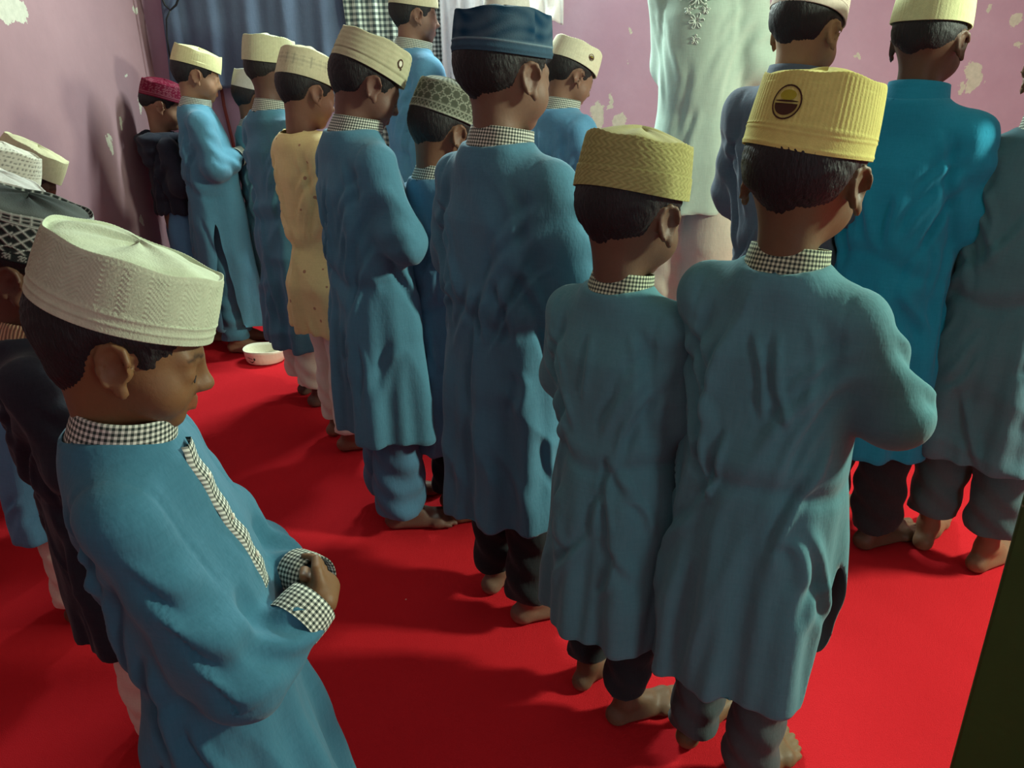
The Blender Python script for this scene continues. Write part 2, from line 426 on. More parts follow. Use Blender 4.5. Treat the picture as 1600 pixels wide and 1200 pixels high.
def make_face(U, hc, Rm, hs, root):
    T = lambda v: hc + Rm @ (np.array(v) * hs)
    for sd in (-1, 1):
        pts = []
        for x, z in ((.020, -.0135), (.026, -.0165), (.032, -.0175), (.038, -.0165)):
            y = surf_y(U, sd * x, z, .004)
            if y is not None: pts.append(T((sd * x, y + .0006, z)))
        if len(pts) > 3:
            V, F = tube(pts, [.0005 * hs] + [.0011 * hs] * (len(pts) - 2) + [.0006 * hs], 6); mesh('eyelashes', V, F, M_HAIR, root)
def make_hair(p, hc, Rm, s, hs, root, res):
    st = max(.0034, res * .9); n = np.arange(-.10, .115, st); F = Field(n * hs, np.arange(-.125, .09, st) * hs, np.arange(-.11, .115, st) * hs)
    X, Y, Z = F.xs[:, None, None] / hs, F.ys[None, :, None] / hs, F.zs[None, None, :] / hs
    G = Field(F.xs, F.ys, F.zs)
    G.ell((0, -.012 * hs, .022 * hs), np.array((.071, .087, .075)) * hs); G.ell((0, .02 * hs, -.035 * hs), np.array((.055, .06, .062)) * hs, .03 * hs)
    nb = (Rm.T @ (np.array((0, -.014, .955)) * s - hc)); G.cone(np.array((0, -.028, -.040)) * hs, nb, .0385 * hs, .040 * s, .02)
    low = p.get('nape', -.052)
    top = np.minimum(Z - .012, .050 - Y)
    back = np.minimum(Z - low - .35 * np.abs(X) + (Y + .06) * -.35 * (Y > -.06), -.028 - Y + .25 * (Z - .01))
    burn = np.minimum(np.minimum(Z + .006, Y - .012), .034 - Y + .3 * Z)
    reg = np.maximum(np.maximum(top, back), burn) + .004 * np.sin(X * 90) * np.sin(Z * 80 + 1)
    th = np.clip(reg * .5, -.004, p.get('hair', .007)) - .0002
    F.d = (G.d - th * hs).astype(np.float32); F.d[:, :, 0] = 1; F.d[0] = 1; F.d[-1] = 1; F.d[:, 0] = 1; F.d[:, -1] = 1
    F.d = np.maximum(F.d, -(reg + .006).astype(np.float32) * hs)
    V, Q = F.mesh(); V = laplace(V, Q, 2, .5)
    V = V + normals(V, Q) * (.0010 * np.sin(V[:, :1] * 700) * np.sin(V[:, 2:3] * 420 + V[:, 1:2] * 500))
    mesh('hair', hc + V @ Rm.T, Q, M_HAIR, root)
# cap patterns: (angle a, height t 0..1 on the band / 1..2 on the crown, circumference metres u, v metres) -> colour mix and relief
def pat_plain(a, t, u, v, rd): return np.zeros_like(u), .0006 * np.sin(u * 900)
def pat_zig(a, t, u, v, rd):
    z = np.abs(((u / .036) % 1) - .5) * .036; r = np.sin((v + z) * 1100) * .5 + .5
    band = (t > .30) & (t < .97); lo = np.sin(u * 1500) * .5 + .5
    h = np.where(band, r * .0013, lo * .0006) + .0012 * np.exp(-((t - .27) / .03)**2) + .0008 * np.exp(-((t - .13) / .02)**2)
    return np.where(band, (1 - r) * .25, 0) + .5 * np.exp(-((t - .10) / .012)**2), h
def pat_straw(a, t, u, v, rd):
    r = np.sin(u * 520 + np.where((v / .011) % 1 > .5, 1, -1) * v * 900) * .5 + .5
    return (1 - r) * .42 + .15 * (t > .42) * (np.sin(v * 600) * .5 + .5), r * .0010 + .0014 * (t < .42) 
def pat_rib(a, t, u, v, rd):
    r = np.sin(u * 900) * .5 + .5
    return np.where(t > .3, (1 - r) * .12, 0), np.where(t > .3, r * .0006, 0) + .0012 * np.exp(-((t - .30) / .025)**2) + .0012 * np.exp(-((t - .24) / .02)**2) + .001 * np.exp(-((t - .04) / .02)**2)
def pat_denim(a, t, u, v, rd):
    ln = np.exp(-((t - .27) / .022)**2); seam = np.exp(-((np.cos(a) * 0 + np.minimum(np.abs(a - 3.6), .4)) / .012)**2)
    return ln * .8 - .5 * seam * (t > .27) + .16 * (np.sin(u * 60 + 2 * np.sin(v * 90)) * np.sin(v * 130 + 2 * np.sin(u * 45)) - .3) * (t > .3), ln * .0012 + .0015 * np.exp(-((t - .1) / .05)**2) - .0006 * seam
def pat_flower(a, t, u, v, rd):
    c = .024; uu = (u / c) % 1 - .5; vv = ((v - .028) / c) % 1 - .5; r = np.hypot(uu, vv); an = np.arctan2(vv, uu)
    fl = np.exp(-((r - .30 - .10 * np.cos(4 * an)) / .07)**2); mid = (t > .30) & (t < 1.0)
    di = np.exp(-((np.abs(((u / .012) % 1) - .5) + np.abs((t - .13) / .13) * .5 - .42) / .10)**2) * (t < .26)
    edge = np.exp(-((t - .28) / .02)**2) + np.exp(-((t - 1.02) / .03)**2) + np.exp(-((t - .02) / .03)**2)
    top = (t > 1.04) * (np.sin(u * 380 + v * 200) * .5 + .5) * .55
    m = np.clip(fl * mid * .75 + di * .8 + edge * .8 + top, 0, 1); return m, m * .001
def pat_net(a, t, u, v, rd):
    c = .020; p, q = (u + v * 1.15) / c, (u - v * 1.15) / c; ln = np.maximum(np.exp(-((p % 1 - .5) / .10)**2), np.exp(-((q % 1 - .5) / .10)**2)) * ((t > .17) & (t < .80))
    up = (t >= .84) & (t < 1.25); g = np.maximum(np.exp(-(((u / .0135) % 1 - .5) / .12)**2), .8 * np.exp(-(((v / .006) % 1 - .5) / .2)**2)) * up
    dot = ((np.abs((u / .026) % 1 - .5) < .22) & (t > .03) & (t < .16)) * .6 * (np.sin(u * 1300) * np.sin(v * 1300) > -.2)
    top = (t >= 1.25) * .13
    m = np.clip(np.maximum(np.maximum(ln, g), dot) + top + np.exp(-((t - .82) / .02)**2), 0, 1); return m, m * .0012
def pat_cross(a, t, u, v, rd):
    c = .026; uu = np.abs((u / c) % 1 - .5) * c; vv = np.abs(t - .58); k = np.exp(-(uu / .0014)**2) * (vv < .22) + np.exp(-((vv - .02) / .025)**2) * .5 + np.exp(-((vv - .16) / .02)**2) * .5 * (uu < .009)
    return np.clip(k, 0, 1) * .6, .0005 * np.sin(u * 900)
def pat_seams(a, t, u, v, rd):
    k = np.exp(-((t - .26) / .012)**2) + .8 * np.exp(-((t - .80) / .010)**2) * 1.0
    return np.clip(k * .6 + .12 * (np.sin(u * 1700) * .5 + .5), 0, 1), -.0010 * k + .0004 * np.sin(v * 1500)
def pat_scroll(a, t, u, v, rd):
    c = .026; uu = ((u / c) % 1 - .5) * c; vv = v - .045; r = np.hypot(uu, vv); an = np.arctan2(vv, uu)
    k = np.exp(-((np.sin(r * 900 + an)) / .35)**2) * (np.abs(vv) < .014) * (t < 1) + np.exp(-((np.abs(vv) - .017) / .001)**2)
    return np.clip(k, 0, 1) * .75, .0006 * np.clip(k, 0, 1)
def pat_dots(a, t, u, v, rd):
    c = .011; row = np.floor(v / c); uu = ((u / c + row * .5) % 1 - .5); vv = (v / c) % 1 - .5
    k = (np.hypot(uu, vv) < .24) * (t > .25); return k * .75, -.001 * k
def pat_emb(a, t, u, v, rd):
    k = (np.sin(u * 260 + 2 * np.sin(v * 240)) * np.sin(v * 300 + 1.5 * np.sin(u * 200)) > .25) * (t > .3) * .45 + .7 * np.exp(-((t - .22) / .03)**2) + .6 * np.exp(-((t - .10) / .02)**2)
    return np.clip(k, 0, 1), .0007 * k
def pat_stars(a, t, u, v, rd): return pat_flower(a, t, u, v, rd)
def make_cap(p, hc, Rm, hs, root, seed):
    fn, base, second = p['cap']; h = p.get('caph', .07); nu = int(p.get('capn', 180) * .78); rs = np.random.RandomState(seed)
    dome = p.get('dome', .012); taper = p.get('taper', .93); A, B = CAPR
    prof = [(-.035, .955, .0), (0.0, 1.0, 0)]
    rows = []
    nb = max(16, int(nu * .17))
    rows.append((0.0, .965, .004, 0)); rows.append((0., .965, -.001, 0)); rows.append((0., 1.0, -.001, 0))
    for i in range(nb + 1):
        t = i / nb; rows.append((t, 1 + (taper - 1) * t + .012 * math.sin(math.pi * t), h * t, h * t))
    nt = max(12, nb // 2)
    for i in range(1, nt + 1):
        w = i / nt; rr = taper * math.cos(w * math.pi / 2) ** .72 if w < 1 else 0.0
        rim = .004 * math.sin(min(1, w * 5) * math.pi)
        rows.append((1 + w, max(rr, .002), h + rim + dome * (1 - (rr / taper)**2), h + (1 - rr) * .09))
    an = np.arange(nu) * 2 * np.pi / nu; ph = rs.rand(6) * 6.28
    T = np.array(rows); t = T[:, 0][:, None] + 0 * an; rad = T[:, 1][:, None]; z = T[:, 2][:, None] + 0 * an; v = T[:, 3][:, None] + 0 * an; a = an[None] + 0 * t
    u = a * .565 / (2 * np.pi) * np.where(t > 1, 1.0, 1.0)
    m, rel = fn(a, t, u, v, rad); fade = 1 - ss(1.05, 1.35, t); m = m * (1 - ss(1.5, 1.9, t) * .7)
    lump = (.006 * np.sin(2 * a + ph[0]) + .005 * np.sin(3 * a + ph[1]) + .003 * np.sin(5 * a + ph[2])) * ss(.25, 1.0, t)
    rr = rad * (1 + lump * (1.2 if not p.get('stiff') else .3) + .012 * np.cos(4 * a) ** 2 * 0)
    e = rel * fade
    x = np.cos(a) * (A * rr + e * (t <= 1)); y = np.sin(a) * (B * rr + e * (t <= 1)); z = z + e * (t > 1) + .003 * np.sin(2 * a + ph[3]) * ss(.8, 1.2, t) - .0022 * np.exp(-((t - 1.25) / .16)**2) * (1 + np.sin(3 * a + ph[4])) + .0016 * np.sin(x * 55 + ph[4]) * np.sin(y * 48 + ph[5]) * (t > 1.3) + .0025 * np.sin(a * 2 + ph[5]) * (t <= .3)
    z = z + .0015 * np.sin(a * 7 + ph[1]) * (t > .9)
    V = np.stack([x, y, z], -1).reshape(-1, 3); Fc = grid_faces(nu, len(rows), True)
    b = np.array(base); s2 = np.array(second); C = (b + (s2 - b) * m.reshape(-1, 1))
    if p.get('topcol') is not None:
        tm = ss(1.0, 1.15, t).reshape(-1, 1); C = C * (1 - tm) + np.array(p['topcol']) * tm
    ct = p.get('captilt', 0); Rc = np.array(Matrix.Rotation(R(-ct), 3, 'X') @ Matrix.Rotation(R(p.get('caproll', 0)), 3, 'Y'))
    of = np.array((0, -.008, p.get('capz', .034))) 
    place = lambda P: hc + (((np.asarray(P) @ Rc.T) + of) * hs) @ Rm.T
    co = mesh('cap', place(V), Fc, M_CAP, root, col=np.clip(C, 0, 1))
    def surf(ang, tt, off=.0016):
        r = 1 + (taper - 1) * tt + .012 * math.sin(math.pi * tt); lp = (.006 * math.sin(2 * ang + ph[0]) + .005 * math.sin(3 * ang + ph[1]) + .003 * math.sin(5 * ang + ph[2])) * float(ss(.25, 1.0, tt)) * (.3 if p.get('stiff') else 1.2)
        r *= 1 + lp
        return np.array((math.cos(ang) * (A * r + off), math.sin(ang) * (B * r + off), h * tt))
    return co, surf, place
def cap_badge(co, surf, place, ang, tt, kind, r, h):
    """small printed emblem on a cap: flat marks lying on the band"""
    def disk(f, r0, r1, m, name, off=.0016):
        V = []; n = 28
        for rr in (r0, r1):
            for i in range(n):
                w = 2 * math.pi * i / n; x, y = f(math.cos(w) * rr, math.sin(w) * rr); V.append(surf(ang + x / .088, tt + y / h, off))
        Fc = [(i, (i + 1) % n, n + (i + 1) % n, n + i) for i in range(n)]
        return mesh(name, place(V), Fc, m, co)
    I = lambda x, y: (x, y)
    if kind == 'mosque':
        disk(I, r * .90, r, M_BROWN, 'badge_ring')
        disk(lambda x, y: (x, y * .55 + r * .40), 0.0001, r * .55, M_OLIVE, 'badge_dome', .0014)
        disk(lambda x, y: (x, min(y, 0) * .85 - r * .08), 0.0001, r * .78, M_BROWN, 'badge_base', .0018)
        disk(lambda x, y: (x, y * .07 + r * .06), 0.0001, r * .80, M_BROWN, 'badge_stripe', .0018)
    elif kind == 'ring':
        disk(lambda x, y: (x * .8, y), r * .72, r, M_OLIVE if False else M_BROWN, 'badge_ring')
        disk(lambda x, y: (x * .8, y), 0.0001, r * .6, M_WHITE, 'badge_centre')
        disk(lambda x, y: (x * .25 + r * .5, y * .3 - r * 1.05), 0.0001, r * .8, M_BROWN, 'badge_tail')
    elif kind == 'dark':
        disk(I, r * .84, r, M_BROWN, 'badge_ring'); disk(lambda x, y: (x, y * .8 - r * .1), 0.0001, r * .72, M_BROWN, 'badge_centre', .0018)
        disk(lambda x, y: (x, y * .16 + r * .1), 0.0001, r * .6, M_OLIVE, 'badge_stripe', .0021)
def folds(V, N, p, s, seed, arms):
    """cloth relief on the kurta, as offsets along the normal"""
    rs = np.random.RandomState(seed); P = V / s; x, y, z = P.T; th = np.arctan2(x, -y)     # 0 = middle of the back
    hem = p.get('hem', .28); d = np.zeros(len(V)); g = 1.25 * p.get('fold', 1.0)
    n = rs.choice([5, 6, 7]); f = rs.rand(8) * 6.28
    sk = ss(.74, hem + .05, z)
    d += sk * .0095 * (np.sin(n * th + f[0] + .9 * np.sin(2 * th + f[1]) + 1.5 * z) + .45 * np.sin((2 * n + 1) * th + f[2] - 4 * z))
    body = 1 - ss(.135, .165, np.abs(x))
    zc = .70 + .022 * np.sin(th * 1.0 + f[3]) + .010 * np.sin(3 * th + f[4]); bk = (1 - ss(1.3, 2.1, np.abs(th))) * body
    d += bk * (.009 * np.exp(-((z - zc - .012) / .022)**2) - .010 * np.exp(-((z - zc + .026) / .014)**2)) * p.get('waist', .38)
    # drag lines on the back and sides
    X2 = th * .13
    def line(x0, z0, x1, z1, A, w):
        vx, vz = x1 - x0, z1 - z0; L = math.hypot(vx, vz); t = ((X2 - x0) * vx + (z - z0) * vz) / L**2; q = ((X2 - x0) * vz - (z - z0) * vx) / L
        q = q + .006 * np.sin(t * 5 + x0 * 50)
        win = ss(-.1, .25, t) * (1 - ss(.7, 1.15, t))
        return win * A * (np.exp(-(q / w)**2) - .9 * np.exp(-((q - 1.7 * w) / w)**2))
    for sd in (-1, 1):
        d += body * line(sd * .155, .86 + rs.rand() * .02, sd * (.03 + .03 * rs.rand()), .72 + .03 * rs.rand(), .0065, .012)
        d += body * line(sd * .16, .84, sd * .09, .66 + .03 * rs.rand(), -.0065, .010)
        d += body * line(sd * .150, .90, sd * .07, .80, .005, .010)
        d += body * line(sd * .12, .93, sd * .135, .80, -.0055, .011)
    for _ in range(16):
        x0 = (rs.rand() - .5) * .46; z0 = .42 + rs.rand() * .50; a = rs.rand() * 1.2 + .9; l = .08 + .14 * rs.rand()
        d += body * line(x0, z0, x0 + math.cos(a) * l * rs.choice([-1, 1]), z0 - math.sin(a) * l, .0060 * (rs.rand() + .5), .006 + .008 * rs.rand())
    q = rs.randn(3) * (10, 10, 5); wv = 1.2 * np.sin(P @ (rs.randn(3) * 13)) + f[7]
    d += .0035 * (1 - 2 * np.abs(np.sin(P @ q * 1.2 + wv))) * ss(.2, .5, .5 + .5 * np.sin(P @ (rs.randn(3) * 8) + 1))
    # sleeves
    for sd in (-1, 1):
        S, E, Wr = [q / s for q in arms[sd]]
        for a, b, fr, am in ((S, E, 70, .0062), (E, Wr, 85, .0055)):
            v = b - a; L2 = v @ v; t = ((P - a) @ v) / L2; c = a + np.clip(t, 0, 1)[:, None] * v; q = np.linalg.norm(P - c, axis=1); ang = np.arctan2(z - c[:, 2], y - c[:, 1])
            w = (1 - ss(.07, .10, q)) * ss(.1, .4, t) * (1 - ss(.95, 1.1, t)) * ss(.10, .15, np.abs(x) + (.06 if b is Wr else 0)) * (x * sd > 0)
            d += w * am * np.sin(t * math.sqrt(L2) * fr * (1 + .2 * np.sin(ang)) + 2.0 * ang + f[5 + (sd > 0)]) * (.5 + .5 * np.sin(ang * 1 + f[6]))
    # slow unevenness
    for k in range(5):
        q = rs.randn(3) * (9, 9, 6); d += .0018 * np.sin(P @ q + rs.rand() * 6.28 + 1.5 * np.sin(P @ rs.randn(3) * 9))
    top = 1 - ss(.94, .985, z) * (1 - ss(.05, .09, np.abs(x)))
    ax_ = np.abs(x)
    d -= .0022 * np.exp(-((ax_ - .104 * p.get('wide', 1) - .03 * (.93 - z)) / .0045)**2) * ss(.80, .84, z) * (1 - ss(.955, .975, z))
    d = .014 * np.tanh(d / .014)
    return V + N * (d * g * top * s)[:, None]
def make_kurta(p, s, res, root, seed, m):
    w = p.get('wide', 1); hem = p.get('hem', .28); fl = p.get('flare', 1.0); arms = {sd: arm_pts(p, s, sd) for sd in (-1, 1)}
    A = np.arange(-.29 * s * max(1, w), .29 * s * max(1, w), res); F = Field(A, np.arange(-.20 * s, .24 * s, res), np.arange((hem - .03) * s, 1.03 * s, res))
    bl = p.get('belly', 0)
    prof = [(hem - .05, .158 * fl, .128 * fl, .006), (.40, .148 * (1 + (fl - 1) * .6), .119, .006), (.55, .140, .108, .004), (.66, .126, .097, .006 + bl), (.76, .122, .097, .004 + bl), (.86, .120, .088, -.004), (.92, .104, .072, -.006), (.960, .074, .064, -.012), (.99, .056, .056, -.013)]
    if p.get('gather'):
        prof[2] = (.55, .150, .118, .004); prof[3] = (.655, .100, .080, .004); prof.insert(4, (.70, .108, .085, .004)); prof[5] = (.76, .120, .09, .002)
    F.loft([(z * s, a * s * w, b * s, 0, c * s) for z, a, b, c in prof], (hem) * s, .985 * s, .0)
    for sd in (-1, 1):
        S, E, Wr = arms[sd]
        F.cone(np.array((sd * .035 * w, -.012, .940)) * s, S * (1, 1, .992), .038 * s, .036 * s, .035 * s)
        F.cone(S * (1, 1, .985), E, .043 * s, .049 * s, .040 * s)
        Wk = E + (Wr - E) * (.93 if p.get('arms') != 'down' else .98)
        F.cone(E, Wk, .046 * s, .031 * s, .020 * s)
        F.cone(E + np.array((sd * .010, 0, -.004)) * s, E + (Wr - E) * .5 + np.array((0, 0, -.018)) * s, .034 * s, .030 * s, .016 * s)
        # fabric gathered over the upper arm
    solid = Field(F.xs, F.ys, F.zs); solid.d = F.d.copy()
    # neck hole and side slits
    F.cone((0, -.014 * s, .972 * s), (0, .002 * s, 1.06 * s), .050 * s, .056 * s, .004, 's')
    F.half((0, 0, -1), -hem * s); 
    V, Q = F.mesh()
    c = V[Q].mean(1); keep = solid.sample(c) > -.32 * res
    keep &= ~((c[:, 2] < (hem + .0) * s + res * .7) & (np.abs(normals_f(V, Q)[:, 2]) > .85))
    for sd, z1, wd, yc in p.get('slit', []):
        keep &= ~((np.abs(c[:, 1] - yc * s) < wd * s * np.clip((z1 * s - c[:, 2]) / ((z1 - hem) * s), 0, 1.2)) & (sd * c[:, 0] > .05 * s) & (c[:, 2] < z1 * s))
    V, Q, _ = compact(V, Q[keep]); V = edge_smooth(laplace(V, Q, 2, .45), Q, 14)
    if p.get('tilthem'):
        k = p['tilthem']; f = 1 - ss(hem * s, (hem + .25) * s, V[:, 2]); V[:, 2] += f * (k[0] * V[:, 0] + k[1] * V[:, 1])
    V = folds(V, normals(V, Q), p, s, seed, arms)
    o = mesh(p.get('topname', 'kurta'), V, Q, m, root)
    if res < .006 and p.get('slit'): sm = o.modifiers.new('thickness', 'SOLIDIFY'); sm.thickness = .0022; sm.offset = -1
    return V, o, arms
def edge_smooth(V, Q, it):
    E = np.concatenate([Q[:, [i, (i + 1) % 4]] for i in range(4)]); S = np.sort(E, 1); k = S[:, 0].astype(np.int64) * len(V) + S[:, 1]
    u, i, c = np.unique(k, return_index=True, return_counts=True); B = E[i[c == 1]]; B = np.concatenate([B, B[:, ::-1]])
    n = np.bincount(B[:, 0], minlength=len(V)).astype(float); m = n > 0
    for _ in range(it):
        A = np.stack([np.bincount(B[:, 0], V[B[:, 1], a], len(V)) for a in range(3)], 1); V = V.copy(); V[m] = V[m] * .5 + .5 * A[m] / n[m][:, None]
    return V
def normals_f(V, F):
    n = np.cross(V[F[:, 2]] - V[F[:, 0]], V[F[:, 3]] - V[F[:, 1]]); return n / np.maximum(np.linalg.norm(n, axis=1, keepdims=True), 1e-12)
def make_collar(p, s, root, m):
    """standing band round the neck, UV in metres"""
    n = 64; V = []; uv = []; rows = [(.990, -.002, .050), (.978, .0, .0545), (.990, .0, .0525), (1.002, .0, .0510), (1.013, .0, .0505), (1.0125, 0, .0480), (.995, 0, .0478)]
    rows = [(.962, .0, .0600), (.975, .0, .0580), (.988, .0, .0560), (.999, .0, .0540), (1.007, .0, .0530), (1.007, 0, .0500), (.985, 0, .0510)]
    fwd = .00035 * p.get('pitch', 15)
    for i, (z, _, r) in enumerate(rows):
        v = (z - .96) * s
        for k in range(n + 1):
            a = 2 * math.pi * k / n + math.pi / 2; y = math.sin(a); back = -y
            zz = z + .010 * back - (.006 if z < .97 else .0) * abs(math.cos(a))
            V.append(np.array((math.cos(a) * r * 1.02, y * r + -.012 + (z - .96) * (.25 + fwd * 20), zz)) * s); uv.append((2 * math.pi * k / n * .055 * s, v))
    return mesh('collar', V, grid_faces(n + 1, len(rows)), m, root, uv=uv)
def make_cuff(p, s, root, m, arms):
    for sd in (-1, 1):
        S, E, Wr = arms[sd]; d = (Wr - E); d = d / np.linalg.norm(d); q = Vector(d).to_track_quat('Z', 'Y').to_matrix(); q = np.array(q)
        c0 = E + (Wr - E) * .88; V = []; uv = []; n = 32
        for (t, r) in ((-.018, .0365), (.006, .0360), (.024, .0335), (.025, .0310), (.012, .0305)):
            for k in range(n + 1):
                a = 2 * math.pi * k / n; V.append(c0 + q @ (np.array((math.cos(a) * r, math.sin(a) * r, t)) * s)); uv.append((a * .033 * s, t * s))
        mesh('cuff', V, grid_faces(n + 1, 5), m, root, uv=uv)
def make_placket(p, s, root, m, KV):
    P = KV / s; V = []; uv = []; x0 = p.get('plx', 0); wq = .75
    zs = np.linspace(.958, .745, 26); ys = []
    for z in zs:
        y = surf_y(P, x0, z, .012); ys.append(y if y is not None else .1)
    ys = np.convolve(np.pad(ys, 3, 'edge'), np.ones(7) / 7, 'valid')
    for j, (dx, dy) in enumerate(((-.0145, -.005), (-.0135, .0020), (0, .0034), (.0135, .0020), (.0145, -.005))):
        for z, y in zip(zs, ys): V.append(np.array((x0 + dx + .0015 * math.sin(z * 90), y + dy + .0015 * math.sin(z * 140), z)) * s); uv.append((dx * s, z * s))
    mesh('placket', V, grid_faces(26, 5), m, root, uv=uv)
    for z in (.91, .85, .79):
        y = ys[int(np.argmin(abs(zs - z)))]
        bV, bF = tube([np.array((x0, y + .002, z)) * s, np.array((x0, y + .0048, z)) * s], .0040 * s, 12); mesh('button', bV, bF, M_WHITE, root)
def make_trousers(p, s, root, m, legs, res, seed):
    zt = p.get('them', .07); hem = max([p.get('hem', .28), zt + .08] + [q[1] - .10 for q in p.get('slit', [])]); st = max(.0085, res * 1.2); F = Field(np.arange(-.15 * s, .15 * s, st), np.arange(-.13 * s, .15 * s, st), np.arange((zt - .02) * s, (hem + .16) * s, st)); tw = p.get('tw', .052)
    for sd in (-1, 1):
        (fx, fy), tz = legs[sd]; b = np.array((fx, fy - .012, 0)) * s; kn = np.array((fx * .45 + sd * .030, fy * .5 + .004, .36)) * s
        F.cone(b + np.array((0, 0, zt - .06)) * s, kn, (tw) * s, (tw + .004) * s, 0.01); F.cone(kn, np.array((sd * .048, 0, .62)) * s, (tw + .004) * s, .060 * s, .02)
    sol = F.d.copy(); F.half((0, 0, -1), -zt * s); F.half((0, 0, 1), (hem + .13) * s)
    S = Field(F.xs, F.ys, F.zs); S.d = sol
    V, Q = F.mesh(); c = V[Q].mean(1); nz = normals_f(V, Q)[:, 2]
    V, Q, _ = compact(V, Q[(S.sample(c) > -.6 * st) & ~((np.abs(nz) > .85) & ((c[:, 2] < zt * s + st) | (c[:, 2] > (hem + .12) * s)))]); V = laplace(V, Q, 1, .4)
    N = normals(V, Q); P = V / s; rs = np.random.RandomState(seed)
    V = V + N * ((.003 * np.sin(P[:, 2] * 95 + 6 * P[:, 0] * 12 + rs.rand() * 6) * (1 - ss(.12, .4, P[:, 2])) + .003 * np.sin(P[:, 2] * 30 + P[:, 1] * 60 + rs.rand() * 6)) * s)[:, None]
    o = mesh('trousers', V, Q, m, root)
    return o
PEOPLE = {}; done = set()
def person(key, label, px, py, depth, az, kurta, trousers, **p):
    """px,py,depth: where the middle of the cap is; az: heading in degrees from +X"""
    hs = p.get('hs', 1.0); Wd = at(px, py, depth); Rm = rotm(p.get('hyaw', 0), p.get('pitch', 15), p.get('hroll', 0)); co = Rm @ cap_off(p, hs)
    hz = (1.0 - .0007 * p.get('pitch', 15)); s = (Wd.z - .103 * hs - co[2]) / hz
    if 'scale' in p: s = p['scale']
    hc = head_c(p, s, hs); off = hc + co; off = off - np.array((p.get('leanx', 0), p.get('lean', .03), 0)) * off[2]; rz = R(az - 90); c_, s_ = math.cos(rz), math.sin(rz)
    base = (Wd.x - (c_ * off[0] - s_ * off[1]), Wd.y - (s_ * off[0] + c_ * off[1]), 0)
    root = empty('person', base, rz); tag(root, label, 'person', None if key == 'N' else 'boys standing in prayer rows')
    near = depth; res = .0038 if near < 1.5 else (.0052 if near < 2.3 else .0068); kres = .0054 if near < 1.6 else (.0075 if near < 2.3 else .0100)
    L = p.get('lean', .03); lx = p.get('leanx', 0)
    st = p.get('stance', .064); legs = p.get('legs') or {-1: ((-st, .02), 3), 1: ((st, -.012), p.get('toe', 26))}
    seed = sum(map(ord, key)) * 7 + p.get('seed', 0)
    BV, hc, Rm, bo, U = make_body(p, s, hs, res, root, legs)
    if near < 3.3: make_face(U, hc, Rm, hs, root)
    if p.get('hashair', True): make_hair(p, hc, Rm, s, hs, root, res)
    cp = None
    if 'cap' in p: cp = make_cap(p, hc, Rm, hs, root, seed)
    KV, ko, arms = make_kurta(p, s, kres, root, seed, kurta)
    make_trousers(p, s, root, trousers, legs, res, seed)
    cm = p.get('collar', M_GING)
    if cm: make_collar(p, s, root, cm)
    if cm and p.get('cuffs', True): make_cuff(p, s, root, p.get('cuffm', cm), arms)
    if p.get('placket'): make_placket(p, s, root, cm, KV)
    if cp and 'badge' in p: cap_badge(*cp, *p['badge'], p.get('caph', .07))
    sh = Matrix.Identity(4); sh[1][2] = -L; sh[0][2] = -lx
    for ch in root.children_recursive:
        if ch.data.name not in done: done.add(ch.data.name); ch.data.transform(sh)
    PEOPLE[key] = (root, s, hc, Rm, KV)
    print('PERSON %s s=%.2f H=%.2f base=(%.2f,%.2f)' % (key, s, hc[2] + .1 * hs, base[0], base[1]))
    return root
# ------------------------------------------------------------------ the room
def wall_mat(name, base, base2, patches, seed=0.):
    m, N, L, b = mat(name, base, .9, .2)
    oc = coord(N); n1 = noise(N, L, 1.3, 5, .6, oc); n2 = noise(N, L, 9, 5, .7, oc)
    rp = N.new('ShaderNodeMapRange'); L.new(n1, rp.inputs[0]); rp.inputs[1].default_value = .35; rp.inputs[2].default_value = .65
    c = mixc(N, L, rp.outputs[0], base, base2)
    c = mixc(N, L, nmath(N, L, 'MULTIPLY', n2, .5), c, tuple(x * .72 for x in base))
    dv = N.new('ShaderNodeTexNoise'); dv.inputs['Scale'].default_value = 11; dv.inputs['Detail'].default_value = 5; dv.inputs['Roughness'].default_value = .7; L.new(oc, dv.inputs['Vector'])
    off = N.new('ShaderNodeVectorMath'); off.operation = 'MULTIPLY_ADD'; L.new(dv.outputs['Color'], off.inputs[0]); off.inputs[1].default_value = (.11,) * 3; off.inputs[2].default_value = (-.055,) * 3
    wv = N.new('ShaderNodeVectorMath'); wv.operation = 'ADD'; L.new(oc, wv.inputs[0]); L.new(off.outputs[0], wv.inputs[1])
    mask = None
    for (c0, rx, rz_) in patches:
        sb = N.new('ShaderNodeVectorMath'); sb.operation = 'SUBTRACT'; L.new(wv.outputs[0], sb.inputs[0]); sb.inputs[1].default_value = c0
        ml = N.new('ShaderNodeVectorMath'); ml.operation = 'MULTIPLY'; L.new(sb.outputs[0], ml.inputs[0]); ml.inputs[1].default_value = (1 / rx, 1 / rx, 1 / rz_)
        ln = N.new('ShaderNodeVectorMath'); ln.operation = 'LENGTH'; L.new(ml.outputs[0], ln.inputs[0])
        k = nmath(N, L, 'SUBTRACT', 1.0, ln.outputs['Value']); mask = k if mask is None else nmath(N, L, 'MAXIMUM', mask, k)
    nz = nmath(N, L, 'SUBTRACT', noise(N, L, 6.5, 6, .62, oc), .76); mask = nz if mask is None else nmath(N, L, 'MAXIMUM', mask, nz)
    mk = nmath(N, L, 'MULTIPLY', mask, 30, clamp=True)
    c = mixc(N, L, mk, c, mixc(N, L, noise(N, L, 40, 3, .6, oc), (.62, .60, .50), (.36, .36, .30)))
    L.new(c, b.inputs['Base Color'])
    p = bump(N, L, None, mk, -.6, .004); bump(N, L, b, n2, .25, .006, p)
    return m
def wp(lst, plane):
    out = []; k = .75
    for px, py, rx, rz_ in lst:
        q = on_plane(px, py, *plane); out.append((tuple(q), rx * k, rz_ * k))
    return out
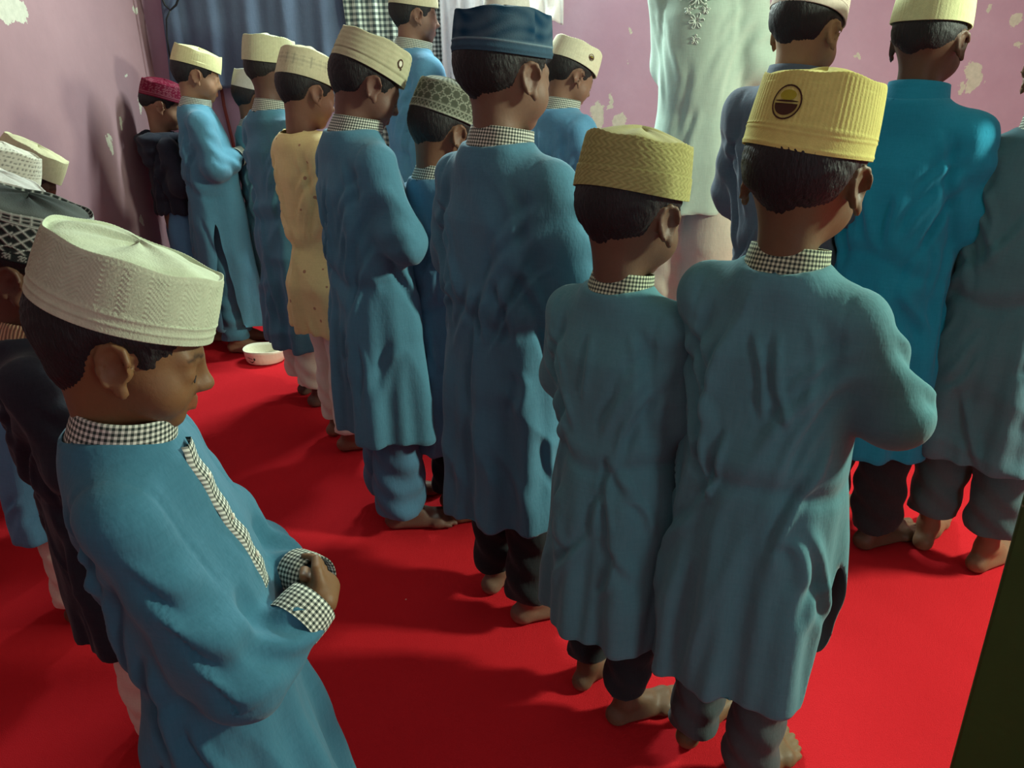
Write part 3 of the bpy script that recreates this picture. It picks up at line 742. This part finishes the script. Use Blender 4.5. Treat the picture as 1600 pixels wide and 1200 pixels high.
PL = ((XL, 0, 0), (1, 0, 0)); PB = ((0, YB, 0), (0, 1, 0))
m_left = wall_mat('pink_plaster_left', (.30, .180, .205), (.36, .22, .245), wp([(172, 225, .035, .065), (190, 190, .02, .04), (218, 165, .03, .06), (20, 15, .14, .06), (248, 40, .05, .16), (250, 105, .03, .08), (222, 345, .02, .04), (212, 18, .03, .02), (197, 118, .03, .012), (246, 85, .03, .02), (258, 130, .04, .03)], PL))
m_back = wall_mat('pink_plaster_back', (.44, .275, .37), (.50, .35, .45), wp([(1520, 120, .06, .10), (1588, 30, .045, .05), (1545, 12, .02, .03), (1500, 140, .02, .05), (935, 180, .05, .10), (968, 190, .04, .07), (953, 160, .02, .05), (1590, 68, .03, .02), (1340, 85, .02, .02), (985, 50, .012, .03), (985, 95, .008, .012), (1540, 130, .01, .01)], PB))
tag(box('wall_left', (XL - .12, YF, 0), (XL, YB + .12, ZC), m_left), kind='structure')
tag(box('wall_back', (XL, YB, 0), (XR, YB + .12, ZC), m_back), kind='structure')
m_side = wall_mat('pink_plaster_side', (.50, .27, .35), (.55, .33, .39), [])
tag(box('wall_right', (XR, YF, 0), (XR + .12, YB + .12, ZC), m_side), kind='structure')
tag(box('wall_front', (XL - .12, YF - .12, 0), (XR + .12, YF, ZC), m_side), kind='structure')
mc, N_, L_, b_ = mat('whitewash', (.62, .62, .58), .9); bump(N_, L_, b_, noise(N_, L_, 20, 4), .2, .004)
tag(box('ceiling', (XL - .12, YF - .12, ZC), (XR + .12, YB + .12, ZC + .1), mc), kind='structure')
mf, N_, L_, b_ = mat('red_carpet', (.62, .008, .018), .98, .05)
oc = coord(N_); a_ = noise(N_, L_, 3, 4, .6, oc); f_ = noise(N_, L_, 420, 3, .7, oc); g_ = noise(N_, L_, 60, 3, .7, oc)
c_ = mixc(N_, L_, a_, (.60, .017, .025), (.77, .026, .038)); c_ = mixc(N_, L_, nmath(N_, L_, 'MULTIPLY', f_, .55), c_, (.46, .012, .016))
v_ = N_.new('ShaderNodeTexVoronoi'); v_.inputs['Scale'].default_value = 5.5; L_.new(oc, v_.inputs['Vector'])
c_ = mixc(N_, L_, nmath(N_, L_, 'LESS_THAN', v_.outputs['Distance'], .013), c_, (.75, .5, .42))
L_.new(c_, b_.inputs['Base Color']); bump(N_, L_, b_, nmath(N_, L_, 'ADD', f_, nmath(N_, L_, 'MULTIPLY', g_, .5)), .7, .004)
tag(box('floor', (XL - .12, YF - .12, -.1), (XR + .12, YB + .12, 0), mf), kind='structure')
# green door leaf at the right, open towards the camera
q = on_plane(1484, 1200, (0, .80, 0), (0, 1, 0))
md, N_, L_, b_ = mat('green_door_paint', (.040, .062, .014), .6, .4)
oc = coord(N_); v_ = N_.new('ShaderNodeTexVoronoi'); v_.inputs['Scale'].default_value = 26; L_.new(oc, v_.inputs['Vector'])
c_ = mixc(N_, L_, noise(N_, L_, 9, 4, .6, oc), (.020, .060, .010), (.035, .095, .018)); c_ = mixc(N_, L_, nmath(N_, L_, 'LESS_THAN', v_.outputs['Distance'], .06), c_, (.16, .19, .10))
L_.new(c_, b_.inputs['Base Color']); bump(N_, L_, b_, noise(N_, L_, 60, 3, .6, oc), .3, .002)
dr_ = box('door_1', (0, -.018, 0.012), (.80, .018, 2.1), md, bev=.004); dr_.location = (q.x, .80, 0); dr_.rotation_euler = (0, 0, R(-38)); tag(dr_, kind='structure')
for z0, z1 in ((.15, .95), (1.10, 1.95)):
    box('door_panel', (.13, -.026, z0), (.67, .026, z1), md, dr_, bev=.012)
hd, fc = tube([(.05, -.02, 1.02), (.05, -.065, 1.02), (.05, -.065, 1.12), (.05, -.02, 1.12)], .008, 10); mesh('door_handle', hd, fc, mat('steel', (.4, .4, .38), .35, .5)[0], dr_)
# lamps that hold the lights
m_lamp, N_, L_, b_ = mat('lamp_glow', (.9, .95, .9), .4); b_.inputs['Emission Color'].default_value = (.88, 1, .95, 1); b_.inputs['Emission Strength'].default_value = 3
m_wht = mat('white_enamel', (.75, .75, .72), .4)[0]
lt = empty('tube_lamp', (-.15, YB - .02, 2.42)); tag(lt, 'white tube lamp high on the pink back wall above the hanging clothes', 'lamp')
box('housing', (-.62, -.05, -.03), (.62, .018, .03), m_wht, lt, bev=.008)
V, F = tube([(-.58, -.075, 0), (.58, -.075, 0)], .015, 12); mesh('glass_tube', V, F, m_lamp, lt)
for x in (-.6, .6): box('end_cap', (x - .02, -.09, -.02), (x + .02, -.05, .02), m_wht, lt)
# ------------------------------------------------------------------ things hanging on the back wall
def hang_cloth(name, label, cat, px0, px1, pyb, m, y=YB - .06, ztop=2.0, amp=.018, nf=7, seed=1, skew=0, taper=.0, hemw=.01, botl=None, botr=None):
    rs = np.random.RandomState(seed); a = on_plane(px0, 60, (0, y, 0), (0, 1, 0)); b = on_plane(px1, 60, (0, y, 0), (0, 1, 0))
    zb = on_plane((px0 + px1) / 2, pyb, (0, y, 0), (0, 1, 0)).z
    zl = zb if botl is None else on_plane(px0, botl, (0, y, 0), (0, 1, 0)).z; zr = zb if botr is None else on_plane(px1, botr, (0, y, 0), (0, 1, 0)).z
    nu, nv = max(24, int(abs(b.x - a.x) / .012)), 50; V = []; uv = []; wd = b.x - a.x; cx = (a.x + b.x) / 2; f = rs.rand(6) * 6.28
    for j in range(nv):
        t = j / (nv - 1)
        for i in range(nu):
            u = i / (nu - 1); zz = ztop + ((zl + (zr - zl) * u) - ztop) * t + hemw * math.sin(u * 9 + f[0]) * t
            x = cx + (u - .5) * wd * (1 - taper * (1 - t)) + skew * (t - .6)
            ph = u * nf * 2 * math.pi + f[1] + .9 * math.sin(t * 2.2 + f[2]) + skew * 4 * t
            V.append((x, y + amp * (.35 + .65 * t) * (math.sin(ph) + .4 * math.sin(ph * 2.1 + f[3] + 2 * t)) - .004 * math.sin(t * 14 + u * 11 + f[4]), zz)); uv.append((x + .25 * amp * math.sin(ph), zz))
    o = mesh(name, V, grid_faces(nu, nv), m, None, uv=uv); sm = o.modifiers.new('t', 'SOLIDIFY'); sm.thickness = .003
    ct = (cx, y, ztop)
    o.data.transform(Matrix.Translation((-ct[0], -ct[1], -ct[2]))); o.location = ct
    return tag(o, label, cat)
V, F = tube([(XL + .005, YB - .06, 2.06)] + [(XL + .1 + i * .3, YB - .06, 2.03 - .03 * math.sin(i * .3)) for i in range(9)] + [(1.0, YB - .005, 2.06)], .0035, 6)
tag(mesh('clothes_line', V, F, mat('cord', (.05, .05, .05), .8)[0]), 'thin dark cord strung along the back wall holding the clothes', 'cord')
hang_cloth('blue_sheet', 'large dark blue-grey cloth hanging at the left end of the back wall', 'cloth', 262, 562, 140, fabric((.075, .105, .165), 'blue_sheet'), nf=5, seed=3, skew=-.05, ztop=2.03, botl=128, botr=160, amp=.015)
m_gl = gingham('gingham_cloth', .026, (.56, .62, .52), (.05, .07, .07))
hang_cloth('checked_cloth', 'black and white checked cloth with a greenish tint hanging behind the tall front boy', 'cloth', 545, 625, 270, m_gl, y=YB - .085, nf=3, seed=5, skew=.06, ztop=2.02, amp=.014)
m_gl2 = gingham('gingham_cloth_dark', .020, (.50, .50, .46), (.03, .035, .04))
hang_cloth('checked_cloth', 'finer black and white checked cloth hanging right of the greenish checked one', 'cloth', 612, 712, 320, m_gl2, y=YB - .05, nf=4, seed=8, skew=.05, ztop=2.01, amp=.016)
hang_cloth('grey_cloth', 'plain pale grey-white cloth hanging beside the checked cloths', 'cloth', 690, 802, 330, fabric((.48, .46, .47), 'grey_cloth'), y=YB - .075, nf=4, seed=11, ztop=2.01, amp=.018)
hang_cloth('purple_cloth', 'narrow purple cloth hanging between pale cloth and white shirt', 'cloth', 795, 834, 200, fabric((.30, .17, .48), 'purple_cloth'), y=YB - .04, nf=2, seed=13, ztop=2.01, amp=.008)
hang_cloth('white_shirt', 'short white shirt tail hanging at the right end of the clothes', 'shirt', 826, 880, 36, fabric((.66, .63, .60), 'white_shirt'), y=YB - .07, nf=2, seed=17, ztop=2.01, amp=.008)
# wire hanger loops at the corner
V1 = [on_plane(x, y, (0, YB - .10, 0), (0, 1, 0)) for x, y in ((248, -40), (250, -10), (258, 8), (266, 16), (275, 8), (281, -8), (278, -40))]
V, F = tube(V1, .005, 8); hk = mesh('wire_hook', V, F, mat('black_wire', (.015, .017, .02), .5)[0]); tag(hk, 'black bent wire loop hanging in the left corner above the blue cloth', 'hook')
V, F = tube([on_plane(x, y, (0, YB - .10, 0), (0, 1, 0)) for x, y in ((266, 16), (260, 30), (261, 60), (266, 92))], .004, 8); mesh('wire_stem', V, F, hk.data.materials[0], hk)
V, F = tube([on_plane(x, y, (0, YB - .012, 0), (0, 1, 0)) for x, y in ((343, 120), (350, 165), (362, 215), (372, 262))], .008, 8)
tag(mesh('wooden_stick', V, F, mat('red_wood', (.20, .045, .035), .6)[0]), 'thin red-brown stick leaning on the wall beneath the blue cloth', 'stick')
# ------------------------------------------------------------------ the boys
CREAM = (.64, .64, .40); OFFW = (.60, .68, .50); sk0 = (.17, .080, .043); skd = (.085, .038, .022); skl = (.32, .175, .105)
AZ = 38
cp = lambda f, b, s=(.2, .2, .15): (f, b, s)
person('A', 'boy nearest the camera at lower left in an embroidered white cap and blue kurta', 200, 442, .82, 12, M_BLUE, M_BLUE, cap=cp(pat_zig, OFFW, (.40, .42, .30)), capn=420, caph=.078, capz=.036, pitch=24, hyaw=9, placket=True, skin=(.21, .108, .046), belly=.006, taper=.95, captilt=3, plx=.010, fold=1.1, elbR=(-.01, .045, -.075), elbL=(-.01, .045, -.075), wr=(0, .02, -.075), hs=.91, lean=.115, leanx=-.01, wide=.94, nape=-.072)
m_gold, N_, L_, b_ = mat('gold_braid', (.55, .33, .16), .5, .5)
w_ = N_.new('ShaderNodeTexWave'); w_.inputs['Scale'].default_value = 55; w_.inputs['Distortion'].default_value = 3; L_.new(coord(N_, 'UV'), w_.inputs[0]); L_.new(mixc(N_, L_, w_.outputs[1], (.16, .08, .04), (.68, .45, .26)), b_.inputs['Base Color']); bump(N_, L_, b_, w_.outputs[1], .8, .003)
person('B', 'dark-clothed boy at the left edge in a black cap with white net pattern', 40, 352, 1.24, 22, M_NAVY, M_WHITE, cap=cp(pat_net, (.018, .024, .025), (.48, .52, .48)), capn=420, caph=.075, pitch=22, hyaw=-4, skin=(.13, .065, .04), collar=m_gold, cuffs=False, hem=.34, hroll=4, lean=.09)
person('C1', 'boy behind the net-capped boy wearing a smooth white cap, at the left edge', -12, 300, 1.65, 25, M_SKY, M_WHITE, cap=cp(pat_plain, (.72, .73, .66)), pitch=26, skin=sk0, hem=.3)
person('C2', 'boy at the left edge in a white cap with rows of dark dots', 0, 252, 2.05, 25, M_SKY, M_WHITE, cap=cp(pat_dots, (.66, .66, .56), (.08, .08, .08)), pitch=22, skin=skl)
person('C3', 'boy by the left wall in a plain cream cap with head deeply bowed', 50, 248, 2.42, 25, M_TEAL3, M_WHITE, cap=cp(pat_plain, (.64, .62, .40)), pitch=34, skin=skd)
person('D', 'boy at the far end against the left wall, maroon embroidered cap and dark hooded jacket', 254, 142, 3.58, 30, M_NAVY, M_SKY, cap=cp(pat_emb, (.17, .012, .035), (.40, .16, .20)), caph=.062, dome=.02, pitch=16, hyaw=-12, skin=skl, collar=None, hem=.62, them=.10, tw=.085, wide=.9, fold=1.2, topname='jacket', nape=-.03)
person('E', 'boy in a plain cream cap standing in profile next to the maroon-capped boy', 307, 92, 3.38, 22, M_TEAL, M_TEAL, cap=cp(pat_plain, (.68, .66, .36)), caph=.058, pitch=15, hyaw=2, skin=skl, hem=.12, them=.06, captilt=4, slit=[(1, .60, .035, -.02)], hs=1.06)
person('F2', 'mostly hidden boy in a green kurta just left of the tall cream cap', 398, 128, 3.5, 35, M_TEAL2, M_WHITE, cap=cp(pat_plain, (.55, .55, .48)), pitch=15, skin=sk0, hem=.30)
person('F', 'boy in a tall plain cream cap with close-cropped hair beside the yellow kurta', 421, 80, 2.75, 44, M_TEAL, M_WHITE, cap=cp(pat_plain, (.62, .64, .42)), caph=.078, pitch=8, hyaw=5, skin=(.13, .070, .055), hem=.22, nape=-.03, hair=.0035, tw=.066, them=.09)
person('G', 'child in a pale yellow gathered dress and cream cap with grey cross stitches', 482, 107, 2.42, 42, M_YEL, M_WHITE, cap=cp(pat_cross, (.66, .63, .42), (.25, .24, .20)), caph=.075, pitch=18, skin=(.26, .13, .08), collar=None, gather=True, flare=1.12, hem=.40, wide=.88, them=.07, tw=.045, dome=.02, topname='dress')
person('H', 'boy bowing his head in a khaki-cream cap with a small ring badge', 583, 90, 1.95, 33, M_TEAL, M_TEAL3, cap=cp(pat_seams, (.56, .55, .37), (.24, .23, .14)), caph=.072, pitch=27, hyaw=-4, skin=(.17, .085, .06), hem=.27, them=.055, tw=.062, badge=(R(28), .58, 'ring', .011))
person('J', 'short boy with bowed head in a rounded grey-green flower embroidered cap', 700, 166, 2.0, 42, M_TEAL3, M_DARK, cap=cp(pat_flower, (.085, .095, .07), (.42, .45, .36)), caph=.070, dome=.030, taper=.90, capn=360, pitch=24, skin=sk0, hem=.24, them=.06, stance=.05, wide=.92, elbL=(-.02, .02, 0))
person('I', 'boy in light blue kurta facing the checked cloth, cream cap cut by the top edge', 646, -4, 3.05, 25, M_SKY, M_SKY, cap=cp(pat_plain, (.62, .58, .40)), caph=.06, pitch=6, hyaw=-5, skin=(.26, .14, .10), hem=.30)
person('M', 'person mostly hidden behind the navy cap, only the top of a white cap shows', 792, 14, 2.95, 50, M_SKY, M_WHITE, cap=cp(pat_plain, (.70, .68, .62)), pitch=5, skin=sk0, hem=.3)
person('L', 'boy in blue kurta at the front in a white cap with a dark round badge', 899, 88, 2.72, 32, M_SKY, M_SKY, cap=cp(pat_plain, (.72, .70, .52)), caph=.066, pitch=26, hyaw=-6, skin=(.24, .13, .085), hem=.26, badge=(R(10), .55, 'dark', .011))
person('K', 'tallest boy of the row in a navy denim cap and blue kurta with black trousers', 786, 55, 1.49, 47, M_TEAL, M_DARK, cap=cp(pat_denim, (.045, .095, .145), (.24, .36, .42)), caph=.066, capn=360, stiff=True, taper=.95, pitch=5, hyaw=-4, skin=(.21, .125, .085), hem=.25, them=.075, tw=.050, leanx=-.012, nape=-.045, slit=[(1, .56, .055, .03)], tilthem=(.15, -.05), waist=.4, hs=1.06)
person('O', 'boy in an olive woven straw cap with black trousers, between navy cap and yellow cap', 993, 262, 1.27, 47, M_TEAL2, M_DARK, cap=cp(pat_straw, (.44, .43, .18), (.20, .20, .07)), topcol=(.40, .39, .20), caph=.074, capn=420, dome=.020, taper=.93, stiff=True, pitch=12, hyaw=-2, skin=(.15, .085, .05), hem=.25, them=.10, tw=.048, leanx=-.015, elbR=(-.02, .02, 0), collar=M_GINGY, nape=-.05, hs=1.05)
person('P', 'boy in a bright yellow cap with a brown round emblem, nearest at right', 1270, 186, 1.08, 50, M_TEAL2, fabric((.045, .065, .07)), cap=cp(pat_rib, (.74, .71, .24), (.56, .55, .17)), caph=.088, capn=420, dome=.016, taper=.91, stiff=True, pitch=10, hyaw=3, skin=(.16, .098, .048), hem=.25, them=.05, tw=.048, leanx=-.025, toe=12, collar=M_GINGY, slit=[(1, .52, .075, .02)], tilthem=(.12, 0), badge=(R(-98), .60, 'mosque', .021), nape=-.048, hs=1.04, elbR=(.022, 0, .03), elbL=(-.02, .02, .02), caproll=4)
person('Q', 'boy in grey denim shirt and faded jeans, pale cap with brown scroll embroidery', 1268, 2, 1.90, 45, M_DENIM, fabric((.22, .34, .50), 'faded_jeans'), cap=cp(pat_scroll, (.60, .52, .44), (.14, .07, .05)), caph=.068, pitch=20, hyaw=-5, skin=(.34, .20, .10), collar=M_DENIM, cuffs=False, hem=.52, tw=.06, topname='shirt', capn=360, wide=.84, hs=1.04, leanx=.035)
person('R', 'boy in a bright turquoise kurta and pale yellow-green cap at upper right', 1460, 12, 1.76, 50, M_TURQ, M_DARK, cap=cp(pat_plain, (.66, .68, .38)), caph=.075, pitch=8, hyaw=-6, skin=(.13, .065, .038), collar=M_TURQ, cuffs=False, hem=.26, them=.06, hair=.004, nape=-.035, slit=[(1, .5, .03, 0)], wide=.88, elbR=(-.015, .015, 0))
person('S', 'boy at the right edge in a grey-teal kurta and short trousers, head out of frame', 1680, 62, 1.68, 55, fabric((.055, .13, .16)), fabric((.045, .09, .10)), cap=cp(pat_plain, (.66, .66, .50)), pitch=10, skin=(.22, .11, .06), hem=.29, them=.11, tw=.056, wide=1.0, elbL=(-.025, .02, 0))
person('N', 'man in a long mint-white robe with embroidery on the upper back, head above the frame', 1118, -185, 2.72, 66, M_MINT, M_PINKW, cap=cp(pat_plain, (.7, .7, .66)), hs=1.12, pitch=5, hem=.44, them=.05, tw=.085, collar=M_MINT, cuffs=False, skin=(.24, .13, .08), fold=.35, waist=.1, wide=.76, flare=.9, elbL=(-.035, .03, 0))

# the cap lying open side up on the carpet
def cap_on_floor():
    q = on_plane(411, 570, (0, 0, 0), (0, 0, 1)); root = empty('prayer_cap', (q.x, q.y + .05, 0.0), R(0))
    tag(root, 'white prayer cap lying upside down on the red carpet with a small dark crescent print', 'cap')
    n = 96; rows = [(.0, .001), (.060, .001), (.076, .004), (.081, .010), (.085, .030), (.088, .052), (.091, .068), (.0895, .0685), (.086, .052), (.083, .030), (.078, .012), (.055, .006), (.0, .006)]
    V = []
    for r, z in rows:
        for k in range(n):
            a = 2 * math.pi * k / n; w = 1 + .03 * math.sin(2 * a + 1) + .012 * math.sin(3 * a); V.append((math.cos(a) * r * w * 1.05, math.sin(a) * r * w * .92, z + .002 * math.sin(3 * a) * (z > .05)))
    mesh('cap_body', V, grid_faces(n, len(rows), True), fabric((.70, .66, .52), 'white_cap'), root)
    def strip(a0, a1, z, h, name, bend=0.):
        V = []; k = 14
        for i in range(k + 1):
            t = i / k; a = a0 + (a1 - a0) * t; w = 1 + .03 * math.sin(2 * a + 1) + .012 * math.sin(3 * a)
            zz = z + bend * math.sin(t * math.pi); hh = h * math.sin(t * math.pi) ** .5 + .0008
            for d in (-hh / 2, hh / 2):
                r = .0855 + (zz + d - .03) * .14 + .0022; V.append((math.cos(a) * r * w * 1.05, math.sin(a) * r * w * .92, zz + d))
        F = [(2 * i, 2 * i + 2, 2 * i + 3, 2 * i + 1) for i in range(k)]; mesh(name, V, F, M_INK, root)
    strip(R(-128), R(-108), .030, .004, 'crescent_print', -.011); strip(R(-110), R(-104), .036, .012, 'crescent_print')
    for i in range(5): strip(R(-130 + i * 3.6), R(-127.6 + i * 3.6), .041 - i * .0012, .005, 'letter_print')
cap_on_floor()

def hood():
    root, s_, hc, Rm, KV = PEOPLE['D']; F = Field(np.arange(-.13, .13, .007), np.arange(-.16, .10, .007), np.arange(.75, 1.08, .007))
    F.ell((0, -.075, .900), (.085, .042, .085)); F.ell((0, -.062, .955), (.095, .055, .035), .03)
    for sd in (-1, 1): F.cone((sd * .06, -.05, .955), (sd * .045, .055, .950), .028, .020, .03)
    F.ell((0, -.03, .985), (.058, .055, .050), .02, 's'); F.ell((0, -.085, .955), (.05, .018, .045), .02, 's')
    V, Q = F.mesh(); V = laplace(V, Q, 1); N = normals(V, Q); V = V + N * (.004 * np.sin(V[:, :1] * 70 + V[:, 2:3] * 50) + .003 * np.sin(V[:, 2:3] * 120))
    V = V * s_; V[:, 1] -= .03 * V[:, 2]; mesh('hood', V, Q, M_NAVY, root)
hood()
def robe_embroidery():
    """raised floral stitches on the upper back of the robe"""
    root, s_, hc, Rm, KV = PEOPLE['N']; P = KV.copy(); P[:, 1] -= .03 * P[:, 2]; V = []; F = []; rs = np.random.RandomState(4)
    zt = .952 * s_
    def stitch(pts):
        Q = []
        for x, z in pts:
            m = (np.abs(P[:, 0] - x) < .016) & (np.abs(P[:, 2] - z) < .016)
            if not m.any(): return
            Q.append((x, P[m, 1].min() - .001, z))
        v, f = tube(Q, .0022, 5); b = len(V); V.extend(v); F.extend([tuple(i + b for i in q) for q in f])
    for cx, cz, r, n in ((0, -.10, .034, 7), (-.055, -.085, .024, 6), (.055, -.085, .024, 6), (-.10, -.07, .018, 5), (.10, -.07, .018, 5), (0, -.175, .026, 6), (0, -.235, .016, 5), (-.03, -.14, .014, 5), (.03, -.14, .014, 5)):
        for k in range(n):
            a = 2 * math.pi * k / n + rs.rand() * .3; lp = [(cx + math.cos(a + d) * q * r, zt + cz + math.sin(a + d) * q * r) for d, q in ((0, .15), (-.30, .6), (-.18, .95), (0, 1.05), (.18, .95), (.30, .6), (0, .15))]
            stitch(lp)
    mesh('embroidery', V, F, mat('silver_thread', (.62, .70, .62), .45, .6)[0], root)
robe_embroidery()
